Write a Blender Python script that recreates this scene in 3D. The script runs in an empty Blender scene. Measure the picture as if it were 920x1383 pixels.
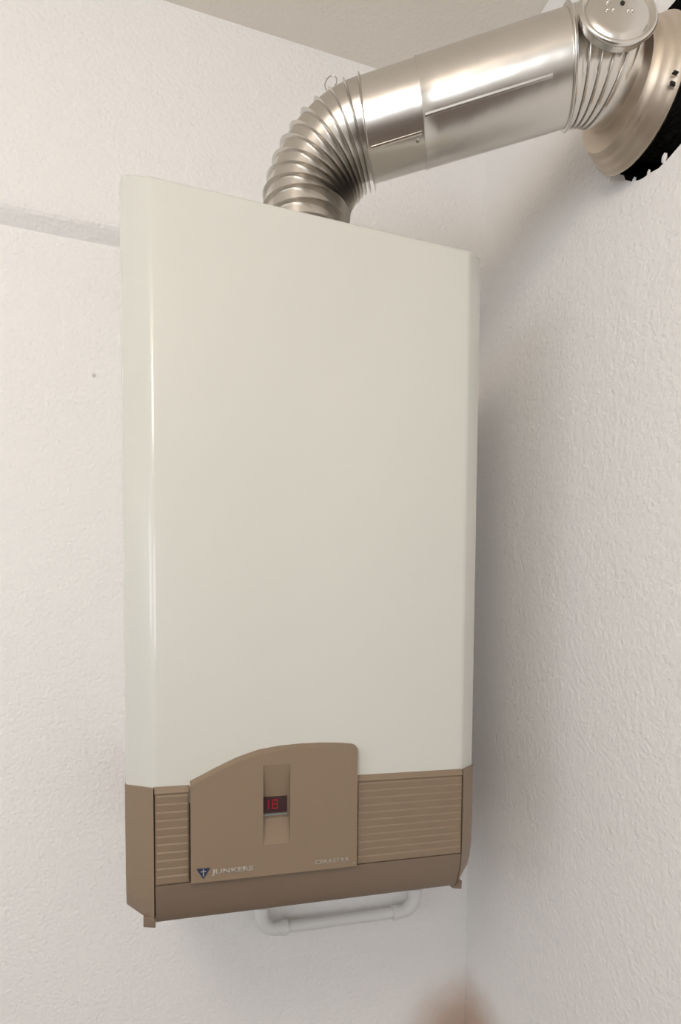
import bpy, bmesh, math, random
from math import sin, cos, pi, radians
from mathutils import Vector, Matrix, noise
random.seed(7)
SC = bpy.context.scene
COL = SC.collection
OZ = 1.17            # height of the heater's underside above the floor; helper coordinates are measured from there

# ------------------------------------------------------------------ camera
PX, PY, F = 461.2, 916.2, 788.4
cam_d = bpy.data.cameras.new('camera')
cam = bpy.data.objects.new('camera', cam_d); COL.objects.link(cam); SC.camera = cam
yaw, pit, rol = radians(17.179), radians(-2.798), radians(0.412)
Fw = Vector((sin(yaw)*cos(pit), cos(yaw)*cos(pit), sin(pit)))
R0 = Vector((cos(yaw), -sin(yaw), 0)); U0 = R0.cross(Fw)
R1 = R0*cos(rol)+U0*sin(rol); U1 = -R0*sin(rol)+U0*cos(rol)
cam.matrix_world = Matrix(((R1.x, U1.x, -Fw.x, .0416), (R1.y, U1.y, -Fw.y, -1.0664),
                           (R1.z, U1.z, -Fw.z, .3272+OZ), (0, 0, 0, 1)))
cam_d.sensor_fit = 'VERTICAL'; cam_d.sensor_height = 36
cam_d.lens = F*36/1383
cam_d.shift_x = -(PX-460)/1383; cam_d.shift_y = (PY-691.5)/1383
cam_d.clip_start = .02

# ------------------------------------------------------------------ light, exposure
SC.view_settings.view_transform = 'Standard'; SC.view_settings.look = 'None'
SC.view_settings.gamma = 1; SC.view_settings.exposure = -0.53
w = bpy.data.worlds.new('world'); SC.world = w; w.use_nodes = True
w.node_tree.nodes['Background'].inputs[0].default_value = (.75, .88, 1, 1)
w.node_tree.nodes['Background'].inputs[1].default_value = 1.0

def area(name, loc, target, sx, sy, power, color):
    l = bpy.data.lights.new(name, 'AREA'); l.shape = 'RECTANGLE'; l.size = sx; l.size_y = sy
    l.energy = power; l.color = color
    o = bpy.data.objects.new(name, l); COL.objects.link(o)
    o.location = loc; o.rotation_euler = (Vector(target)-Vector(loc)).to_track_quat('-Z', 'Y').to_euler()
    return o
# daylight through the window in the left wall, a lamp on the ceiling
area('window_daylight', (-2.07, -1.72, 1.75), (0, -1.72, 1.70), 1.6, .80, 21, (.88, .95, 1))
area('rear_fill_light', (-1.15, -3.27, 1.62), (-1.15, 0, 1.60), 1.3, .95, 28, (.90, .96, 1))  # fill light added behind the camera to lift the right wall's shadow
LAMP = (-.50, -1.50, 2.33)
lp = bpy.data.lights.new('ceiling_lamp_bulb', 'POINT'); lp.energy = 28; lp.color = (1, .88, .77); lp.shadow_soft_size = .18
lo = bpy.data.objects.new('ceiling_lamp_bulb', lp); COL.objects.link(lo); lo.location = LAMP

# ------------------------------------------------------------------ materials
def mat(name, col, rough=.5, metal=0, bump=None, vary=0, coat=0, emit=None, spec=.5, bump2=None):
    m = bpy.data.materials.new(name); m.use_nodes = True
    nt = m.node_tree; b = nt.nodes['Principled BSDF']
    b.inputs['Base Color'].default_value = (*col, 1); b.inputs['Roughness'].default_value = rough
    b.inputs['Metallic'].default_value = metal; b.inputs['Coat Weight'].default_value = coat
    b.inputs['Coat Roughness'].default_value = .06
    b.inputs['Specular IOR Level'].default_value = spec
    tc = nt.nodes.new('ShaderNodeTexCoord')
    if vary:
        n = nt.nodes.new('ShaderNodeTexNoise'); n.inputs['Scale'].default_value = 9; n.inputs['Detail'].default_value = 4
        nt.links.new(tc.outputs['Object'], n.inputs['Vector'])
        r = nt.nodes.new('ShaderNodeMapRange'); r.inputs['To Min'].default_value = 1-vary; r.inputs['To Max'].default_value = 1+vary
        nt.links.new(n.outputs['Fac'], r.inputs['Value'])
        mx = nt.nodes.new('ShaderNodeVectorMath'); mx.operation = 'SCALE'; mx.inputs[0].default_value = col
        nt.links.new(r.outputs[0], mx.inputs['Scale']); nt.links.new(mx.outputs[0], b.inputs['Base Color'])
    prev = None
    for bb in (bump, bump2):
        if not bb: continue
        sc, st, det = bb
        n = nt.nodes.new('ShaderNodeTexNoise'); n.inputs['Scale'].default_value = sc; n.inputs['Detail'].default_value = det
        nt.links.new(tc.outputs['Object'], n.inputs['Vector'])
        bn = nt.nodes.new('ShaderNodeBump'); bn.inputs['Strength'].default_value = 1; bn.inputs['Distance'].default_value = st
        nt.links.new(n.outputs['Fac'], bn.inputs['Height'])
        if prev: nt.links.new(prev.outputs[0], bn.inputs['Normal'])
        prev = bn
    if prev: nt.links.new(prev.outputs[0], b.inputs['Normal'])
    if emit:
        b.inputs['Emission Color'].default_value = (*emit[0], 1); b.inputs['Emission Strength'].default_value = emit[1]
    return m
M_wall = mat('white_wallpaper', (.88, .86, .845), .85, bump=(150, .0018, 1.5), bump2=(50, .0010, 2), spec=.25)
# soft brown patch low in the corner, coloured into both walls, fading outwards
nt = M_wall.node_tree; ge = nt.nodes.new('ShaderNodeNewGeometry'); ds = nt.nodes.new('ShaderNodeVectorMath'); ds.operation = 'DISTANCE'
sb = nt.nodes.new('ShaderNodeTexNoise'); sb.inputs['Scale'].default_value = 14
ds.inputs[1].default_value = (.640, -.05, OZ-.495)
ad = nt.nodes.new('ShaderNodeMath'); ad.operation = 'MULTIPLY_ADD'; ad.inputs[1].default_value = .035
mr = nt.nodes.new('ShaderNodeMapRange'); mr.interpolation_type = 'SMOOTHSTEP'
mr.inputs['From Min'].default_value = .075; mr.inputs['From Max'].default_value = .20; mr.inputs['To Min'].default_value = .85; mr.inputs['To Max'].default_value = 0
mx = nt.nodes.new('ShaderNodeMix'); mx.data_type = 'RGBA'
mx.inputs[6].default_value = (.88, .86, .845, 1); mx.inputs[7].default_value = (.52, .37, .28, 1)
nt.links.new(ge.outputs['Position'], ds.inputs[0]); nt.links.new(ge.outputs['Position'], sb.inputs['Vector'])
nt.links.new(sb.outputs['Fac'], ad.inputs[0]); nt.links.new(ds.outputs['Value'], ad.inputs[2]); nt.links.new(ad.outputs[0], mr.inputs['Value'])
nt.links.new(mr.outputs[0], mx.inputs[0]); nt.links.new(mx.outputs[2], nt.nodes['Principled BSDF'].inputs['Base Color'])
M_ceil = mat('white_ceiling', (.88, .83, .76), .9, bump=(150, .0009, 2), spec=.2)
M_floor = mat('brown_wood_floor', (.11, .075, .055), .45, vary=.25)
M_case = mat('cream_enamel', (.655, .652, .605), .26, coat=.45, spec=.4, bump=(7, .0006, 1))
M_beige = mat('beige_plastic', (.25, .182, .122), .42, bump=(700, .00006, 2), spec=.4)
M_beige_d = mat('beige_plastic_recess', (.19, .15, .11), .5)
M_band = mat('taupe_plastic', (.205, .150, .108), .42, spec=.4)
M_gap = mat('dark_joint', (.05, .042, .035), .8)
M_alu = mat('bright_aluminium', (.74, .71, .67), .25, 1, bump=(14, .0012, 2), vary=.03)
M_alu2 = mat('aluminium_fold', (.64, .61, .57), .27, 1, vary=.05)
M_plate = mat('satin_aluminium', (.66, .57, .47), .42, 1, bump=(22, .001, 2))
M_soot = mat('sooty_plaster', (.012, .010, .008), .95, bump=(90, .01, 4))
M_ink = mat('black_ink', (.02, .018, .015), .7)
M_red = mat('dark_red_window', (.030, .002, .004), .12, spec=.6)
M_led = mat('red_digit', (.3, .0, .01), .4, emit=((1, .01, .04), .09))
M_blue = mat('blue_print', (.010, .024, .07), .5)
M_white = mat('white_print', (.40, .36, .32), .6)
M_pipe = mat('white_painted_pipe', (.78, .77, .76), .35, spec=.4)
M_wire = mat('steel_wire', (.45, .42, .38), .3, 1)
M_grime = mat('grey_putty', (.60, .58, .54), .9)
M_frame = mat('white_window_frame', (.8, .8, .8), .4)
M_glow = mat('warm_glow', (.8, .78, .7), .3, emit=((1, .8, .58), 2.0))  # glow of the box added on the left wall
M_wood = mat('brown_wood', (.30, .13, .06), .5, vary=.2)

# ------------------------------------------------------------------ helpers
def base_of(parent):
    b = Vector((0, 0, 0)); p = parent
    while p is not None:
        b += p.location; p = p.parent
    return b
def obj(name, bm, m, parent=None, smooth=False, sharp=35, origin=None, bevel=0, seg=2):
    """bm is in heater coordinates (z from the heater's underside); the object is stored relative to its parent"""
    me = bpy.data.meshes.new(name)
    off = base_of(parent)
    o = bpy.data.objects.new(name, me)
    org = Vector(origin)+Vector((0, 0, OZ)) if origin is not None else off
    for v in bm.verts: v.co = v.co + Vector((0, 0, OZ)) - org
    bmesh.ops.recalc_face_normals(bm, faces=bm.faces)
    if bevel:
        es = [e for e in bm.edges if len(e.link_faces) == 2 and e.calc_face_angle(0) > radians(20)]
        bmesh.ops.bevel(bm, geom=es, offset=bevel, segments=seg, profile=.5, affect='EDGES', clamp_overlap=True)
    bm.to_mesh(me); bm.free()
    if isinstance(m, (list, tuple)):
        for k in m: me.materials.append(k)
    else: me.materials.append(m)
    if smooth:
        me.polygons.foreach_set('use_smooth', [True]*len(me.polygons))
        me.set_sharp_from_angle(angle=radians(sharp))
    COL.objects.link(o)
    o.location = org-off if parent else org
    if parent: o.parent = parent
    return o
def thing(name, label, cat, loc, group=None):
    o = bpy.data.objects.new(name, None); COL.objects.link(o)
    o.empty_display_size = .05
    o.location = (loc[0], loc[1], loc[2]+OZ); o['label'] = label; o['category'] = cat
    if group: o['group'] = group
    return o
def hexa(bm, pts):
    """pts: 4 bottom (ccw) + 4 top"""
    v = [bm.verts.new(p) for p in pts]
    for f in ((0, 3, 2, 1), (4, 5, 6, 7), (0, 1, 5, 4), (1, 2, 6, 5), (2, 3, 7, 6), (3, 0, 4, 7)):
        bm.faces.new([v[i] for i in f])
def box(bm, x0, x1, y0, y1, z0, z1):
    hexa(bm, [(x0, y0, z0), (x1, y0, z0), (x1, y1, z0), (x0, y1, z0), (x0, y0, z1), (x1, y0, z1), (x1, y1, z1), (x0, y1, z1)])
def prism(bm, pts, d):
    """closed polygon pts (3-D list) extruded by vector d"""
    a = [bm.verts.new(p) for p in pts]; b = [bm.verts.new(Vector(p)+Vector(d)) for p in pts]
    bm.faces.new(a); bm.faces.new(b[::-1])
    for i in range(len(a)):
        j = (i+1) % len(a); bm.faces.new((a[i], b[i], b[j], a[j]))
def frame_of(t, up=Vector((0, 0, 1))):
    t = Vector(t).normalized()
    if abs(t.dot(up)) > .999: up = Vector((0, 1, 0))
    a = up.cross(t).normalized(); b = t.cross(a)
    return t, a, b
def rings(bm, rs, closed_ends=True):
    """rs = list of lists of points, skinned together"""
    vs = [[bm.verts.new(p) for p in r] for r in rs]
    n = len(vs[0])
    for i in range(len(vs)-1):
        for j in range(n):
            k = (j+1) % n
            bm.faces.new((vs[i][j], vs[i][k], vs[i+1][k], vs[i+1][j]))
    if closed_ends:
        bm.faces.new(vs[0][::-1]); bm.faces.new(vs[-1])
    return vs
def ring_pts(c, t, r, n=64, fr=None):
    if fr is None: fr = frame_of(t)
    _, a, b = fr
    return [Vector(c)+a*(cos(2*pi*i/n)*(r(2*pi*i/n) if callable(r) else r))+b*(sin(2*pi*i/n)*(r(2*pi*i/n) if callable(r) else r)) for i in range(n)]
def lathe(bm, origin, axis, prof, n=64, fr=None):
    """prof: list of (distance along axis, radius)"""
    t = Vector(axis).normalized()
    rings(bm, [ring_pts(Vector(origin)+t*s, t, max(r, 1e-5), n, fr) for s, r in prof])
def tube(bm, path, r, n=16, ends=True):
    rs = []; path = [Vector(p) for p in path]
    t0 = (path[1]-path[0]).normalized(); _, a, b = frame_of(t0)
    for i, p in enumerate(path):
        if i == 0: t = t0
        elif i == len(path)-1: t = (path[-1]-path[-2]).normalized()
        else: t = ((path[i+1]-p).normalized()+(p-path[i-1]).normalized()).normalized()
        a = (a-t*a.dot(t)).normalized(); b = t.cross(a)
        rs.append([p+a*cos(2*pi*k/n)*r+b*sin(2*pi*k/n)*r for k in range(n)])
    rings(bm, rs, ends)
def text(name, s, x0, x1, z, h, y, m, parent, bold=.0):
    """flat lettering on the front (facing -Y), fitted into x0..x1, baseline z, height h"""
    cu = bpy.data.curves.new(name, 'FONT'); cu.body = s; cu.extrude = .0; cu.offset = bold; cu.resolution_u = 3
    t = bpy.data.objects.new(name, cu); COL.objects.link(t)
    bpy.context.view_layer.update()
    me = bpy.data.meshes.new_from_object(t.evaluated_get(bpy.context.evaluated_depsgraph_get()))
    bpy.data.objects.remove(t); bpy.data.curves.remove(cu)
    bm = bmesh.new(); bm.from_mesh(me); bpy.data.meshes.remove(me)
    xs = [v.co.x for v in bm.verts]; ys = [v.co.y for v in bm.verts]
    lx, hx, ly, hy = min(xs), max(xs), min(ys), max(ys)
    for v in bm.verts:
        v.co = Vector((x0+(v.co.x-lx)/(hx-lx)*(x1-x0), y, z+(v.co.y-ly)/(hy-ly)*h))
    r = bmesh.ops.extrude_face_region(bm, geom=list(bm.faces))
    for v in [g for g in r['geom'] if isinstance(g, bmesh.types.BMVert)]: v.co.y -= .0003
    return obj(name, bm, m, parent)

# ------------------------------------------------------------------ room
XR, ZC, XL, YB, ZF = .6496, 1.3805, -2.0, -3.2, -OZ
def struct(name, bm, m, **k):
    o = obj(name, bm, m, **k); o['kind'] = 'structure'; return o
# back wall: thin below, standing 20 mm forward above a splayed ledge
bm = bmesh.new()
prof = [(.15, ZF), (0, ZF), (0, .9900), (-.0160, 1.0055), (-.0188, 1.010), (-.0203, 1.016), (-.021, 1.024), (-.021, ZC), (.15, ZC)]
prism(bm, [(XL, y, z) for y, z in prof], (XR+.15-XL, 0, 0))
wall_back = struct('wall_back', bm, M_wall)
bm = bmesh.new(); lathe(bm, (-.0609, .002, .7775), (0, -1, 0), [(0, .0001), (.0, .0035), (.0026, .0030), (.003, .0001)], 12)
o = obj('screw_anchor', bm, M_grime, wall_back)
# right wall with the ragged flue hole
HC = Vector((XR, -.455, 1.033))
HR = .0925
bm = bmesh.new()
N = 72
hole = []
for i in range(N):
    a = 2*pi*i/N
    rr = HR*(1+.05*noise.noise(Vector((cos(a)*2.3, sin(a)*2.3, 3)))+.03*noise.noise(Vector((cos(a)*7, sin(a)*9, 8))))
    hole.append((HC.y+cos(a)*rr, HC.z+sin(a)*rr))
S = .16
def sq(i):
    a = 2*pi*i/N; m_ = max(abs(cos(a)), abs(sin(a))); return (HC.y+cos(a)/m_*S, HC.z+sin(a)/m_*S)
vi = [bm.verts.new((XR, y, z)) for y, z in hole]
vm = [bm.verts.new((XR+.002*random.random(), y, z)) for y, z in [sq(i) for i in range(N)]]
for v in vm: v.co.x = XR
vd = [bm.verts.new((XR+.12, HC.y+(y-HC.y)*.97, HC.z+(z-HC.z)*.97)) for y, z in hole]
vc = bm.verts.new((XR+.12, HC.y, HC.z))
for i in range(N):
    j = (i+1) % N
    bm.faces.new((vi[i], vi[j], vm[j], vm[i])).material_index = 0
    bm.faces.new((vi[j], vi[i], vd[i], vd[j])).material_index = 1
    bm.faces.new((vd[j], vd[i], vc)).material_index = 1
ya, yb, za, zb = HC.y-S, HC.y+S, HC.z-S, HC.z+S
def wq(y0, y1, z0, z1):
    bm.faces.new([bm.verts.new(p) for p in ((XR, y0, z0), (XR, y1, z0), (XR, y1, z1), (XR, y0, z1))])
wq(YB, ya, ZF, ZC); wq(yb, .15, ZF, ZC); wq(ya, yb, ZF, za); wq(ya, yb, zb, ZC)
# outer skin
box(bm, XR+.13, XR+.16, YB, .15, ZF, ZC)
bmesh.ops.remove_doubles(bm, verts=bm.verts, dist=1e-5)
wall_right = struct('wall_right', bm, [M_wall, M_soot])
# crumbs of broken plaster on the lower rim of the hole
for k, (dy, dz, sz) in enumerate(((-.4545, .9475, .0042), (-.405, .9560, .0030), (-.4300, .9475, .0026))):
    bm = bmesh.new(); bmesh.ops.create_icosphere(bm, subdivisions=1, radius=sz)
    for v in bm.verts: v.co = Vector((XR+.001, dy, dz))+Vector((v.co.x*.5, v.co.y*(1+random.random()*.7), v.co.z*(1.2+random.random()*.8)))
    obj('plaster_crumb', bm, M_wall, wall_right)
for name, b_ in (('ceiling', (XL-.15, XR+.15, YB-.15, .15, ZC, ZC+.12)), ('floor', (XL-.15, XR+.15, YB-.15, .15, ZF-.1, ZF)),
):
    bm = bmesh.new(); box(bm, *b_); last = struct(name, bm, M_ceil if name == 'ceiling' else M_floor if name == 'floor' else M_wall)
    if name == 'ceiling': ceil_o = last
WY0, WY1, WZ0, WZ1 = -2.52, -.92, .18, .98
bm = bmesh.new()
box(bm, XL-.15, XL, YB, WY0, ZF, ZC); box(bm, XL-.15, XL, WY1, .15, ZF, ZC)
box(bm, XL-.15, XL, WY0, WY1, ZF, WZ0); box(bm, XL-.15, XL, WY0, WY1, WZ1, ZC)
wall_left = struct('wall_left', bm, M_wall)
bm = bmesh.new(); RX0, RX1, RZ0, RZ1 = -1.8, -.5, -.02, .93
box(bm, XL-.15, RX0, YB-.15, YB, ZF, ZC); box(bm, RX1, XR+.16, YB-.15, YB, ZF, ZC)
box(bm, RX0, RX1, YB-.15, YB, ZF, RZ0); box(bm, RX0, RX1, YB-.15, YB, RZ1, ZC)
struct('wall_rear', bm, M_wall)
bm = bmesh.new()
for a, b, c, e in ((RX0, RX0+.05, RZ0, RZ1), (RX1-.05, RX1, RZ0, RZ1), (RX0+.05, RX1-.05, RZ0, RZ0+.05), (RX0+.05, RX1-.05, RZ1-.05, RZ1), (-1.175, -1.125, RZ0+.05, RZ1-.05)):
    box(bm, a, b, YB-.06, YB-.01, c, e)
struct('added_rear_window', bm, M_frame)  # unseen frame, added with the rear fill light
bm = bmesh.new()
for a, b, c, e in ((WY0, WY0+.05, WZ0, WZ1), (WY1-.05, WY1, WZ0, WZ1), (WY0+.05, WY1-.05, WZ0, WZ0+.05), (WY0+.05, WY1-.05, WZ1-.05, WZ1), (-1.775, -1.725, WZ0+.05, WZ1-.05)):
    box(bm, XL-.06, XL-.01, a, b, c, e)
struct('window_1', bm, M_frame)
# rod of the room's lamp, an added glowing box for the casing's warm reflection
bm = bmesh.new(); lathe(bm, (LAMP[0], LAMP[1], ZC), (0, 0, -1), [(0, .05), (.02, .05), (.025, .006)], 24); obj('lamp_rod', bm, M_frame, ceil_o)
bm = bmesh.new(); box(bm, XL, XL+.05, -.68, -.56, .90, 1.03); obj('wall_glow_box', bm, M_glow, wall_left)

# ------------------------------------------------------------------ wall-hung heater
W, D, H, C1, C2, DZ, HB = .4652, .36, .8497, .0325, .028, .0157, .1622
heater = thing('gas_boiler', 'tall cream enamelled wall boiler with beige control panel hanging in the corner', 'boiler', (W/2, 0, 0))
def plan(z, front=0, n=6, infl=0):
    return [(-infl, 0), (-infl, -D+C2), (C1, -D-front-infl), (W-C1, -D-front-infl), (W+infl, -D+C2), (W+infl, 0)]
bm = bmesh.new()
lo_ = [bm.verts.new((x, y, HB-.02)) for x, y in plan(0)]
ztop = {0: H+DZ, 1: H+DZ, 2: H, 3: H, 4: H+DZ, 5: H+DZ}
hi_ = [bm.verts.new((p[0], p[1], ztop[i])) for i, p in enumerate(plan(0))]
bm.faces.new(lo_); bm.faces.new([hi_[0], hi_[1], hi_[4], hi_[5]]); bm.faces.new([hi_[1], hi_[2], hi_[3], hi_[4]])
for i in range(6):
    j = (i+1) % 6; bm.faces.new((lo_[i], lo_[j], hi_[j], hi_[i]))
casing = obj('casing', bm, M_case, heater, smooth=True, sharp=60, bevel=.0045, seg=4)

# beige lower cover: side caps follow a profile that curls back at the bottom
YF = -D-.004
def cap(side):
    """corner cap: chamfer face from the louvre seam to the outer edge, curling back low down"""
    bm = bmesh.new(); s = 1 if side < 0 else -1; x_ = lambda v: v if side < 0 else W-v
    rows = [(HB+.003, 0, 0), (.10, 0, 0), (.055, .001, 0), (.030, .004, .0), (.016, .008, .0), (.006, .012, .0), (0.0, .014, 0)]
    rs = []
    for z, cut, _ in rows:
        zo = max(z, .012)      # the outer edge ends a little higher than the front one
        rs.append([(x_(-.0008), 0, zo), (x_(-.0008), -D+C2-.001+cut*1.5, zo), (x_(.0318), YF-.001+cut, z), (x_(.0318), -D+.03, z), (x_(.02), 0, zo)])
    rings(bm, rs)
    return obj('corner_cap', bm, M_beige, heater, bevel=.0008, seg=1)
cap(-1); cap(1)
# dark backing that shows as thin joints
bm = bmesh.new(); box(bm, .031, W-.031, -D+.0195, -D+.05, .004, .06); box(bm, .031, .08, -D+.0005, -D+.05, .06, HB); box(bm, .275, W-.031, -D+.0005, -D+.05, .06, HB); obj('joint_backing', bm, M_gap, heater)
# front lip along the top of the cover
for x0, x1 in ((.0325, .0722), (.2805, W-.0325)):
    bm = bmesh.new(); hexa(bm, [(x0, YF-.0005, HB-.004), (x1, YF-.0005, HB-.004), (x1, -D+.02, HB-.004), (x0, -D+.02, HB-.004),
                                (x0, -D-.0005, HB+.004), (x1, -D-.0005, HB+.004), (x1, -D+.02, HB+.004), (x0, -D+.02, HB+.004)])
    obj('top_lip', bm, M_beige, heater, bevel=.0006, seg=1)
# louvre panels: every slat a piece
def louvre(x0, x1):
    bm = bmesh.new(); box(bm, x0, x1, YF+.0012, -D+.02, .0505, HB-.0045)
    p = obj('louvre_panel', bm, M_beige, heater)
    n = 11; z0, z1 = .0515, HB-.006; pt = (z1-z0)/n
    me = None
    for k in range(n):
        za = z0+k*pt
        if me is None:
            bm = bmesh.new()
            q0, q1 = x0+.0015, x1-.0015     # each slat's top edge stands proud of the slat above it
            hexa(bm, [(q0, YF+.0002, za), (q1, YF+.0002, za), (q1, YF+.002, za), (q0, YF+.002, za),
                      (q0, YF-.0009, za+pt-.0017), (q1, YF-.0009, za+pt-.0017), (q1, YF+.0002, za+pt), (q0, YF+.0002, za+pt)])
            s = obj('slat', bm, M_beige, p); me = s
        else:
            s = me.copy(); COL.objects.link(s); s.parent = p; s.location = me.location+Vector((0, 0, k*pt))
louvre(.0333, .0718); louvre(.2812, W-.0332)
# lower band, leaning back towards the bottom
bm = bmesh.new()
x0, x1 = .0333, W-.0332
rs = []
for z, cut in ((.0497, 0), (.030, .0035), (.014, .0085), (.0045, .0125), (.0, .016)):
    rs.append([(x0, YF+cut, z), (x1, YF+cut, z), (x1, 0, z), (x0, 0, z)])
rings(bm, rs); obj('bottom_band', bm, M_band, heater, smooth=True, sharp=40)
# arched control cover, with the display well cut through it
XA, XB, Z0 = .0733, .2795, .0507
def arch(x):
    pts = [(.0733, .167), (.087, .1735), (.1016, .1808), (.1278, .1925), (.1546, .2008), (.182, .2047), (.21, .2062), (.235, .2062), (.26, .2050), (.2760, .2030), (.2795, .2012)]
    for (a, za), (b, zb_) in zip(pts, pts[1:]):
        if x <= b: return za+(zb_-za)*(x-a)/(b-a)
    return pts[-1][1]
WX0, WX1, WZA, WZB = .1588, .1922, .0890, .1870
xs = sorted(set([round(XA+(XB-XA)*i/44, 5) for i in range(45)]+[WX0, WX1]))
bm = bmesh.new()
YC = YF-.006
cache = {}
def V(x, y, z):
    k = (round(x, 5), round(y, 5), round(z, 5))
    if k not in cache: cache[k] = bm.verts.new((x, y, z))
    return cache[k]
for a, b in zip(xs, xs[1:]):
    inside = a >= WX0-1e-6 and b <= WX1+1e-6
    if inside:
        bm.faces.new((V(a, YC, Z0), V(b, YC, Z0), V(b, YC, WZA), V(a, YC, WZA)))
        bm.faces.new((V(a, YC, WZB), V(b, YC, WZB), V(b, YC, arch(b)), V(a, YC, arch(a))))
    else:
        zz = [Z0, WZA, WZB, None]
        if a < .1016+.01 or min(arch(a), arch(b)) < WZB+.002:
            if abs(a-WX1) < 1e-6 or abs(b-WX0) < 1e-6: pass
            bm.faces.new((V(a, YC, Z0), V(b, YC, Z0), V(b, YC, arch(b)), V(a, YC, arch(a))))
        else:
            bm.faces.new((V(a, YC, Z0), V(b, YC, Z0), V(b, YC, WZA), V(a, YC, WZA)))
            bm.faces.new((V(a, YC, WZA), V(b, YC, WZA), V(b, YC, WZB), V(a, YC, WZB)))
            bm.faces.new((V(a, YC, WZB), V(b, YC, WZB), V(b, YC, arch(b)), V(a, YC, arch(a))))
    # top return, sloping back into the casing, and bottom return
    bm.faces.new((V(a, YC, arch(a)), V(b, YC, arch(b)), V(b, -D+.001, arch(b)+.0045), V(a, -D+.001, arch(a)+.0045)))
    bm.faces.new((V(b, YC, Z0), V(a, YC, Z0), V(a, YF+.006, Z0), V(b, YF+.006, Z0)))
for x in (XA, XB):
    bm.faces.new((V(x, YC, Z0), V(x, YC, arch(x)), V(x, -D+.001, arch(x)+.0045), V(x, YF+.006, Z0)))
# well: sloped ceiling and floor, straight sides, shelf for the display
zd0, zd1, yd = .1245, .1462, -D-.0010
for a, b in zip([x for x in xs if WX0-1e-6 <= x <= WX1+1e-6], [x for x in xs if WX0-1e-6 <= x <= WX1+1e-6][1:]):
    bm.faces.new((V(a, YC, WZB), V(b, YC, WZB), V(b, yd, zd1), V(a, yd, zd1)))
    bm.faces.new((V(a, YC, WZA), V(b, YC, WZA), V(b, yd, zd0-.006), V(a, yd, zd0-.006)))
    bm.faces.new((V(a, yd, zd0-.006), V(b, yd, zd0-.006), V(b, yd, zd1), V(a, yd, zd1)))
for x in (WX0, WX1):
    bm.faces.new((V(x, YC, WZA), V(x, yd, zd0-.006), V(x, yd, zd1), V(x, YC, WZB)))
cover = obj('control_cover', bm, M_beige, heater)
bm = bmesh.new(); box(bm, WX0+.0004, WX1-.0026, yd-.0018, yd+.0003, .1262, .1460)
disp = obj('display', bm, M_red, heater, bevel=.0004, seg=1)
disp['label'] = 'dark red display window'
def seg_digit(ch, cx, cz, w_, h_, m):
    segs = {'a': ((-1, 1), (1, 1)), 'b': ((1, 1), (1, 0)), 'c': ((1, 0), (1, -1)), 'd': ((-1, -1), (1, -1)), 'e': ((-1, 0), (-1, -1)), 'f': ((-1, 1), (-1, 0)), 'g': ((-1, 0), (1, 0))}
    use = {'1': 'bc', '8': 'abcdefg'}[ch]
    bm = bmesh.new()
    for u in use:
        (ax, az), (bx, bz) = segs[u]
        t_ = .0006
        x_0, x_1 = cx+min(ax, bx)*w_/2-t_, cx+max(ax, bx)*w_/2+t_; z_0, z_1 = cz+min(az, bz)*h_/2-t_, cz+max(az, bz)*h_/2+t_
        box(bm, x_0, x_1, yd-.0022, yd-.0016, z_0, z_1)
    o = obj('display_digit', bm, m, disp); return o
seg_digit('1', .1640, .1368, .0045, .0105, M_led); seg_digit('8', .1745, .1368, .0058, .0105, M_led)
bm = bmesh.new(); box(bm, WX0+.0006, WX1-.0022, yd-.0030, yd, .1230, .1252); obj('display_sill', bm, mat('pale_grey_sill', (.20, .21, .19), .4), heater)
# lettering and emblem
text('maker_lettering', 'JUNKERS', .0972, .1468, .0574, .0078, YC-.0001, M_white, heater, .035)
text('model_lettering', 'CERASTAR', .2240, .2690, .0585, .0052, YC-.0001, M_white, heater, .012)
bm = bmesh.new(); prism(bm, [(.0795, YC, .0678), (.0957, YC, .0678), (.0876, YC, .0548)], (0, -.0005, 0))
emb = obj('emblem', bm, M_blue, heater); emb['label'] = 'blue triangular emblem with a pale cross'
bm = bmesh.new(); box(bm, .0870, .0882, YC-.0009, YC-.0004, .0582, .0670); box(bm, .0845, .0907, YC-.0009, YC-.0004, .0635, .0646); obj('emblem_cross', bm, M_white, emb)
bm = bmesh.new(); lathe(bm, (.2752, YC, .0555), (0, -1, 0), [(0, .0009), (.0006, .0008)], 12); obj('rivet', bm, M_white, heater)
# two small clips under the cover
for x0, x1 in ((.019, .033), (W-.0345, W-.0235)):
    bm = bmesh.new(); y_ = -D+.010
    hexa(bm, [(x0, y_+.006, -.0065), (x1, y_, -.0065), (x1, y_+.02, -.0065), (x0, y_+.02, -.0065), (x0, y_+.006, .006), (x1, y_-.0015, .006), (x1, y_+.02, .006), (x0, y_+.02, .006)])
    obj('clip', bm, M_band, heater, bevel=.0007, seg=1)

# ------------------------------------------------------------------ flue
flue = thing('flue_pipe', 'shiny aluminium flue pipe bending from the boiler top into the right wall', 'pipe', (.235, -.25, H+DZ))
RP = .0555
A0 = Vector((.4, -.34, 1.036)); UA = Vector((.8713, -.4711, .1374)).normalized()
K1 = A0+UA*(-.189)
def bend_path(p, tin, tout, tl):
    """arc from p-tin*tl to p+tout*tl"""
    tin = Vector(tin).normalized(); tout = Vector(tout).normalized()
    ang = tin.angle(tout); R = tl/math.tan(ang/2)
    nrm = tin.cross(tout).normalized(); s = p-tin*tl
    c = s+nrm.cross(tin)*R
    def f(u):
        q = Matrix.Rotation(ang*u, 3, nrm)
        return c+q@(s-c), q@tin
    return f, nrm, ang, R, c
f1, n1, ang1, R1_, c1_ = bend_path(K1, (0, 0, 1), UA, .088)
START = K1-Vector((0, 0, 1))*.088
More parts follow.
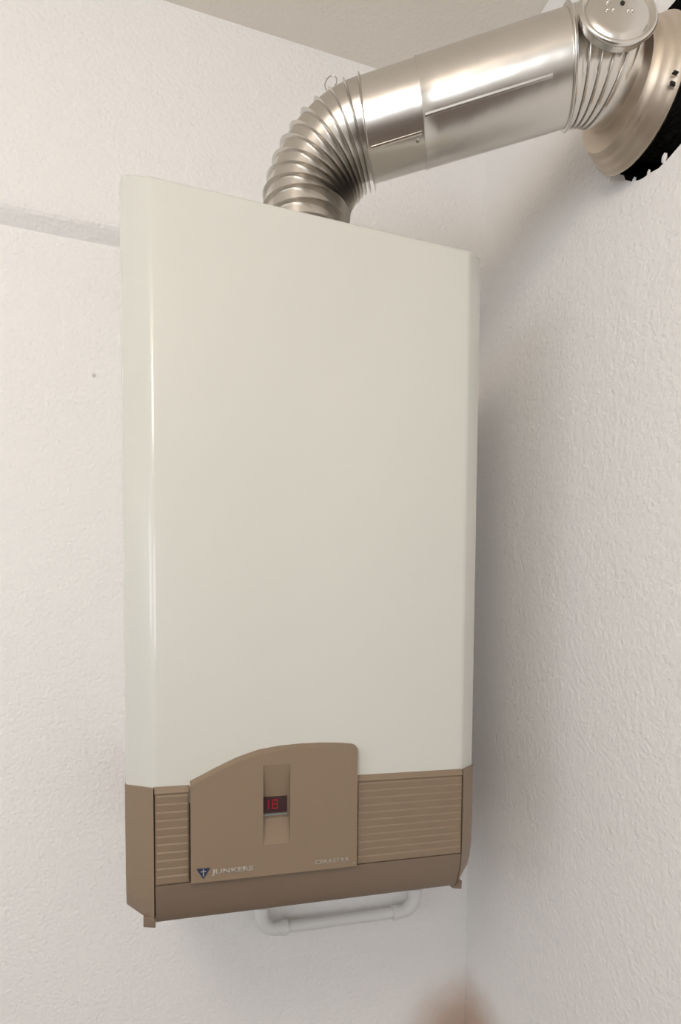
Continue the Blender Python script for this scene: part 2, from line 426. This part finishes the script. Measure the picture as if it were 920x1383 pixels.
# smooth inner tube of the bend
bm = bmesh.new(); rs = []
def fr_at(t):
    a = n1.copy(); return (t, a, t.cross(a))
def rad_at(base, extra):
    # angle measured in frame (a = bend normal, b = t x a -> points to the bend centre side?)
    return lambda th: base+extra*max(0, -sin(th)*SGN)
p_, t_ = f1(.5); b_ = t_.cross(n1); SGN = 1 if (c1_-p_).dot(b_) < 0 else -1     # sin(th)*... >0 on the inside
inner = lambda th: max(0.0, -sin(th)*SGN)
rs.append(ring_pts((START.x, START.y, H+DZ+.0005), (0, 0, 1), RP-.003, 64, fr_at(Vector((0, 0, 1)))))
for i in range(25):
    p, t = f1(i/24); rs.append(ring_pts(p, t, lambda th: RP-.0004-.0075*inner(th), 64, fr_at(t)))
rings(bm, rs); bend = obj('flexible_bend', bm, M_alu2, flue, smooth=True, sharp=50)
# folds: each one a raised crimp round the bend
NR = 11
def fold(i, p, t, dr=0.0, w=.0010):
    rs = []
    for ds, rr in ((-2.2*w, -.0016), (-1.2*w, .0004), (-.8*w, .0024), (0, .0036), (.8*w, .0024), (1.2*w, .0004), (2.2*w, -.0016)):
        rs.append([(c, ) for c in ()] or ring_pts_shift(p, t, ds, rr+dr))
    bm = bmesh.new(); rings(bm, rs)
    return obj('fold', bm, M_alu2, bend, smooth=True, sharp=80)
def ring_pts_shift(p, t, ds, rr, n=72):
    _, a, b = fr_at(t); out = []
    for k in range(n):
        th = 2*pi*k/n; inn = inner(th)
        r = RP+rr+.0045*inn*(1 if rr > 0.001 else -1.2)
        sh = ds*(1-.55*inn)
        out.append(p+t*sh+a*cos(th)*r+b*sin(th)*r)
    return out
for i in range(NR):
    p, t = f1((i+.1)/(NR-.9)); fold(i, p, t, dr=.0006*random.uniform(-1, 1))
for k, zz in enumerate((.906, .888)):
    p = Vector((START.x, START.y, zz)); fold(k, p, Vector((0, 0, 1)))
# wire loop on the bend
bm = bmesh.new(); path = []; LC = Vector((.2668, -.270, 1.0924)); ex = Vector((.93, -.36, .05)).normalized()
path.append(LC-ex*.0045+Vector((0, 0, -.024)))
for i in range(21):
    a = radians(-150+i*300/20); path.append(LC+ex*(.0078*sin(a)+.002*cos(a))+Vector((0, 0, .0095*cos(a))))
path.append(LC+ex*.0040+Vector((0, 0, -.022)))
tube(bm, path, .0007, 8); obj('wire_loop', bm, M_wire, flue, smooth=True)
# straight sections
def section(name, s0, s1, r, prof_in=.002, m=M_alu, lip0=True, par=flue):
    fr = frame_of(UA); bm = bmesh.new()
    pr = []
    if lip0: pr += [(s0, r-.003), (s0+.0003, r+.0005), (s0+.0022, r+.0006), (s0+.004, r)]
    else: pr += [(s0, r-.002), (s0+.0002, r)]
    n = 10
    for i in range(1, n): pr.append((s0+.004+(s1-s0-.004)*i/n, r))
    pr += [(s1, r), (s1+.0002, r-.002)]
    lathe(bm, A0, UA, pr, 96, fr); return obj(name, bm, m, par, smooth=True, sharp=40)
def s_of(f_, u): return (f_(u)[0]-A0).dot(UA)
sE = s_of(f1, 1.0)
secA = section('pipe_section', sE-.002, -.028, RP-.0008, lip0=False)
secB = section('pipe_section', -.030, .130, RP)
secC = section('pipe_section', .127, .153, RP-.0003, lip0=False)
# long folded seam on the underside, facing the room
def seam(s0, s1, th, r, par):
    _, a, b = frame_of(UA); bm = bmesh.new(); rs = []
    for s in (s0, s1):
        ring = []
        for dth, rr in ((-.040, -.001), (-.036, .0008), (0, .0011), (.036, .0008), (.040, -.001)):
            ring.append(A0+UA*s+a*cos(th+dth)*(r+rr)+b*sin(th+dth)*(r+rr))
        rs.append(ring)
    rings(bm, rs); return obj('seam', bm, M_alu, par, bevel=.0002, seg=1)
_, fa, fb = frame_of(UA)
def theta_for(v): return math.atan2(Vector(v).dot(fb), Vector(v).dot(fa))
TH = theta_for((-.42, -.80, -.42))
seam(-.026, .127, TH+.30, RP, secB)
seam(sE+.004, -.032, TH+.58, RP-.0008, secA)
bm = bmesh.new(); _p = A0+UA*(-.038)+fa*cos(TH+.70)*(RP-.0008)+fb*sin(TH+.70)*(RP-.0008)
_n = (fa*cos(TH+.70)+fb*sin(TH+.70)); lathe(bm, _p-_n*.001, _n, [(0, .0026), (.0018, .0024), (.0028, .0012), (.003, .0001)], 14); obj('rivet', bm, M_wire, secA, smooth=True)
# second elbow: pleated on the inside, turning into the wall
SE = .153
PL = Vector((.6280, -.4300, 1.0340))          # centre of the wall plate
K2 = A0+UA*.183
T2 = (PL-K2).normalized(); T2 = Vector((1, .0, -.14)).normalized()
f2, n2, ang2, R2_, c2_ = bend_path(K2, UA, T2, .183-SE-.0005)
elbow = None
bm = bmesh.new(); rs = []
def fr2(t): return (t, n2.copy(), t.cross(n2))
p_, t_ = f2(.5); SG2 = 1 if (c2_-p_).dot(t_.cross(n2)) > 0 else -1
inn2 = lambda th: max(0.0, sin(th)*SG2+.35)/1.35
for i in range(13):
    p, t = f2(i/12); rs.append(ring_pts(p, t, lambda th: RP-.001-.004*inn2(th), 72, fr2(t)))
pe, te = f2(1.0); rs.append(ring_pts(pe+te*.04, te, RP-.001, 72, fr2(te)))
rings(bm, rs); elbow = obj('elbow', bm, M_alu, flue, smooth=True, sharp=50)
# ring bead where the elbow starts
fr = frame_of(UA); bm = bmesh.new(); lathe(bm, A0, UA, [(SE-.002, RP-.002), (SE-.0016, RP+.003), (SE, RP+.0042), (SE+.0016, RP+.003), (SE+.002, RP-.002)], 80, fr)
obj('bead', bm, M_alu, elbow, smooth=True, sharp=80)
# pleats
NP = 5
for k in range(NP):
    u0, u1 = k/NP, (k+1)/NP
    rs = []
    for j, (u, rr) in enumerate(((u0, -.0030), (u0+.05/NP, .0010), (u0+.13/NP, .0021), (u0+.21/NP, .0012), (u0+.27/NP, .0002), (u0+.60/NP, .0004), (u0+.93/NP, .0002), (u1, -.0035))):
        # spread the pleats along bend + outlet so that they fan out on the outer side
        p, t = f2(min(1, u*1.0)) if u < 1 else f2(1.0)
        rs.append([p+fr2(t)[1]*cos(2*pi*q_/72)*(RP+rr*(.35+inn2(2*pi*q_/72)*1.1))+fr2(t)[2]*sin(2*pi*q_/72)*(RP+rr*(.35+inn2(2*pi*q_/72)*1.1)) for q_ in range(72)])
    bm = bmesh.new(); rings(bm, rs); obj('pleat', bm, M_alu, elbow, smooth=True, sharp=60)
# inspection cover on the outer side of the elbow
DC = Vector((.5465, -.4870, 1.0575)); DN = Vector((-.24, -.94, .20)).normalized()
frd = frame_of(DN); bm = bmesh.new()
lathe(bm, DC-DN*.012, DN, [(0, .040), (.008, .041)], 64, frd)
obj('cover_socket', bm, M_alu, elbow, smooth=True, sharp=50)
insp = None
bm = bmesh.new()
lathe(bm, DC-DN*.004, DN, [(0, .0425), (.001, .0455), (.003, .0465), (.0050, .0455), (.0058, .0435), (.0048, .0410), (.0030, .0392), (.0026, .0380), (.0040, .0365), (.0058, .0345), (.0066, .031), (.0072, .020), (.0074, .010), (.0074, .0001)], 96, frd)
insp = obj('inspection_cover', bm, M_alu, flue, smooth=True, sharp=60)
_, da, db = frd
def on_disc(x, z):  # x to the picture's right, z up
    ex = Vector((1, 0, 0)); ex = (ex-DN*ex.dot(DN)).normalized(); ez = Vector((0, 0, 1)); ez = (ez-DN*ez.dot(DN)).normalized()
    return DC-DN*.004+ex*x+ez*z+DN*.0070
bm = bmesh.new(); lathe(bm, on_disc(.003, .006), DN, [(0, .0026), (.0012, .0026), (.0012, .0001)], 16); obj('screw_hole', bm, M_ink, insp)
bm = bmesh.new()
for x, z in ((-.0155, -.004), (-.0085, -.0035), (-.0145, .006), (-.011, .012), (.009, -.004), (.0135, -.0045)):
    m4 = Matrix.Translation(on_disc(x, z)); bmesh.ops.create_uvsphere(bm, u_segments=10, v_segments=6, radius=.0022, matrix=m4)
obj('embossing', bm, M_alu, insp, smooth=True)
# stepped conical wall plate
AX = Vector((1, 0, 0)); bm = bmesh.new()
RPL = .0770
P0 = Vector((0, PL.y, PL.z))
lathe(bm, P0, AX, [(.594, RP-.003), (.5945, RP+.0045), (.600, RP+.0065), (.6025, RP+.0095), (.606, RP+.0105), (.613, .0690), (.6155, .0710), (.619, .0718), (.6235, .0745), (.6260, RPL-.001), (.629, RPL), (.632, RPL-.002), (.632, RP)], 96)
plate = obj('wall_plate', bm, M_plate, flue, smooth=True, sharp=50)
plate['label'] = 'stepped satin wall plate'
for y0, z0, hy, hz in ((PL.y-.0655, PL.z-.043, .0022, .0040), (PL.y-.0690, PL.z-.0340, .0040, .0013)):
    bm = bmesh.new(); box(bm, .6150, .6215, y0-hy/2, y0+hy/2, z0-hz/2, z0+hz/2); obj('ink_mark', bm, M_ink, plate)
bm = bmesh.new(); lathe(bm, P0, AX, [(.60, RP-.003), (.72, RP-.003)], 48); obj('wall_tube', bm, M_soot, flue, smooth=True)

# ------------------------------------------------------------------ white pipe under the heater
gp = thing('small_pipe', 'thin white painted pipe running along the wall below the boiler', 'pipe', (.36, -.035, -.18))
RW = .0108; YP = -.034; ZP = -.183; XA_, XB_ = .213, .514
bm = bmesh.new(); path = [(XA_, YP, .0), (XA_, YP, ZP+.028)]
for i in range(1, 9):
    a = radians(90*i/8); path.append((XA_+.028*(1-cos(a)), YP, ZP+.028*(1-sin(a))))
for i in range(9):
    a = radians(90*i/8); path.append((XB_-.028+.028*sin(a), YP, ZP+.028-.028*cos(a)))
path.append((XB_, YP, .0))
tube(bm, path, RW, 24); obj('pipe_run', bm, M_pipe, gp, smooth=True)
def elbow_fit(x, s):
    bm = bmesh.new(); path = [(x, YP, ZP+.040), (x, YP, ZP+.028)]
    for i in range(1, 9):
        a = radians(90*i/8); path.append((x+s*.028*(1-cos(a)), YP, ZP+.028*(1-sin(a))))
    path.append((x+s*.038, YP, ZP))
    tube(bm, path, RW+.0018, 24); obj('elbow_fitting', bm, M_pipe, gp, smooth=True, sharp=50)
    bm = bmesh.new(); lathe(bm, (x+s*.036, YP, ZP), (s, 0, 0), [(0, RW+.001), (0, RW+.0035), (.011, RW+.0035), (.011, RW+.001)], 24); obj('collar', bm, M_pipe, gp, smooth=True, sharp=40)
    bm = bmesh.new(); lathe(bm, (x, YP, ZP+.036), (0, 0, 1), [(0, RW+.001), (0, RW+.0032), (.008, RW+.0032), (.008, RW+.001)], 24); obj('collar', bm, M_pipe, gp, smooth=True, sharp=40)
elbow_fit(XA_, 1); elbow_fit(XB_, -1)
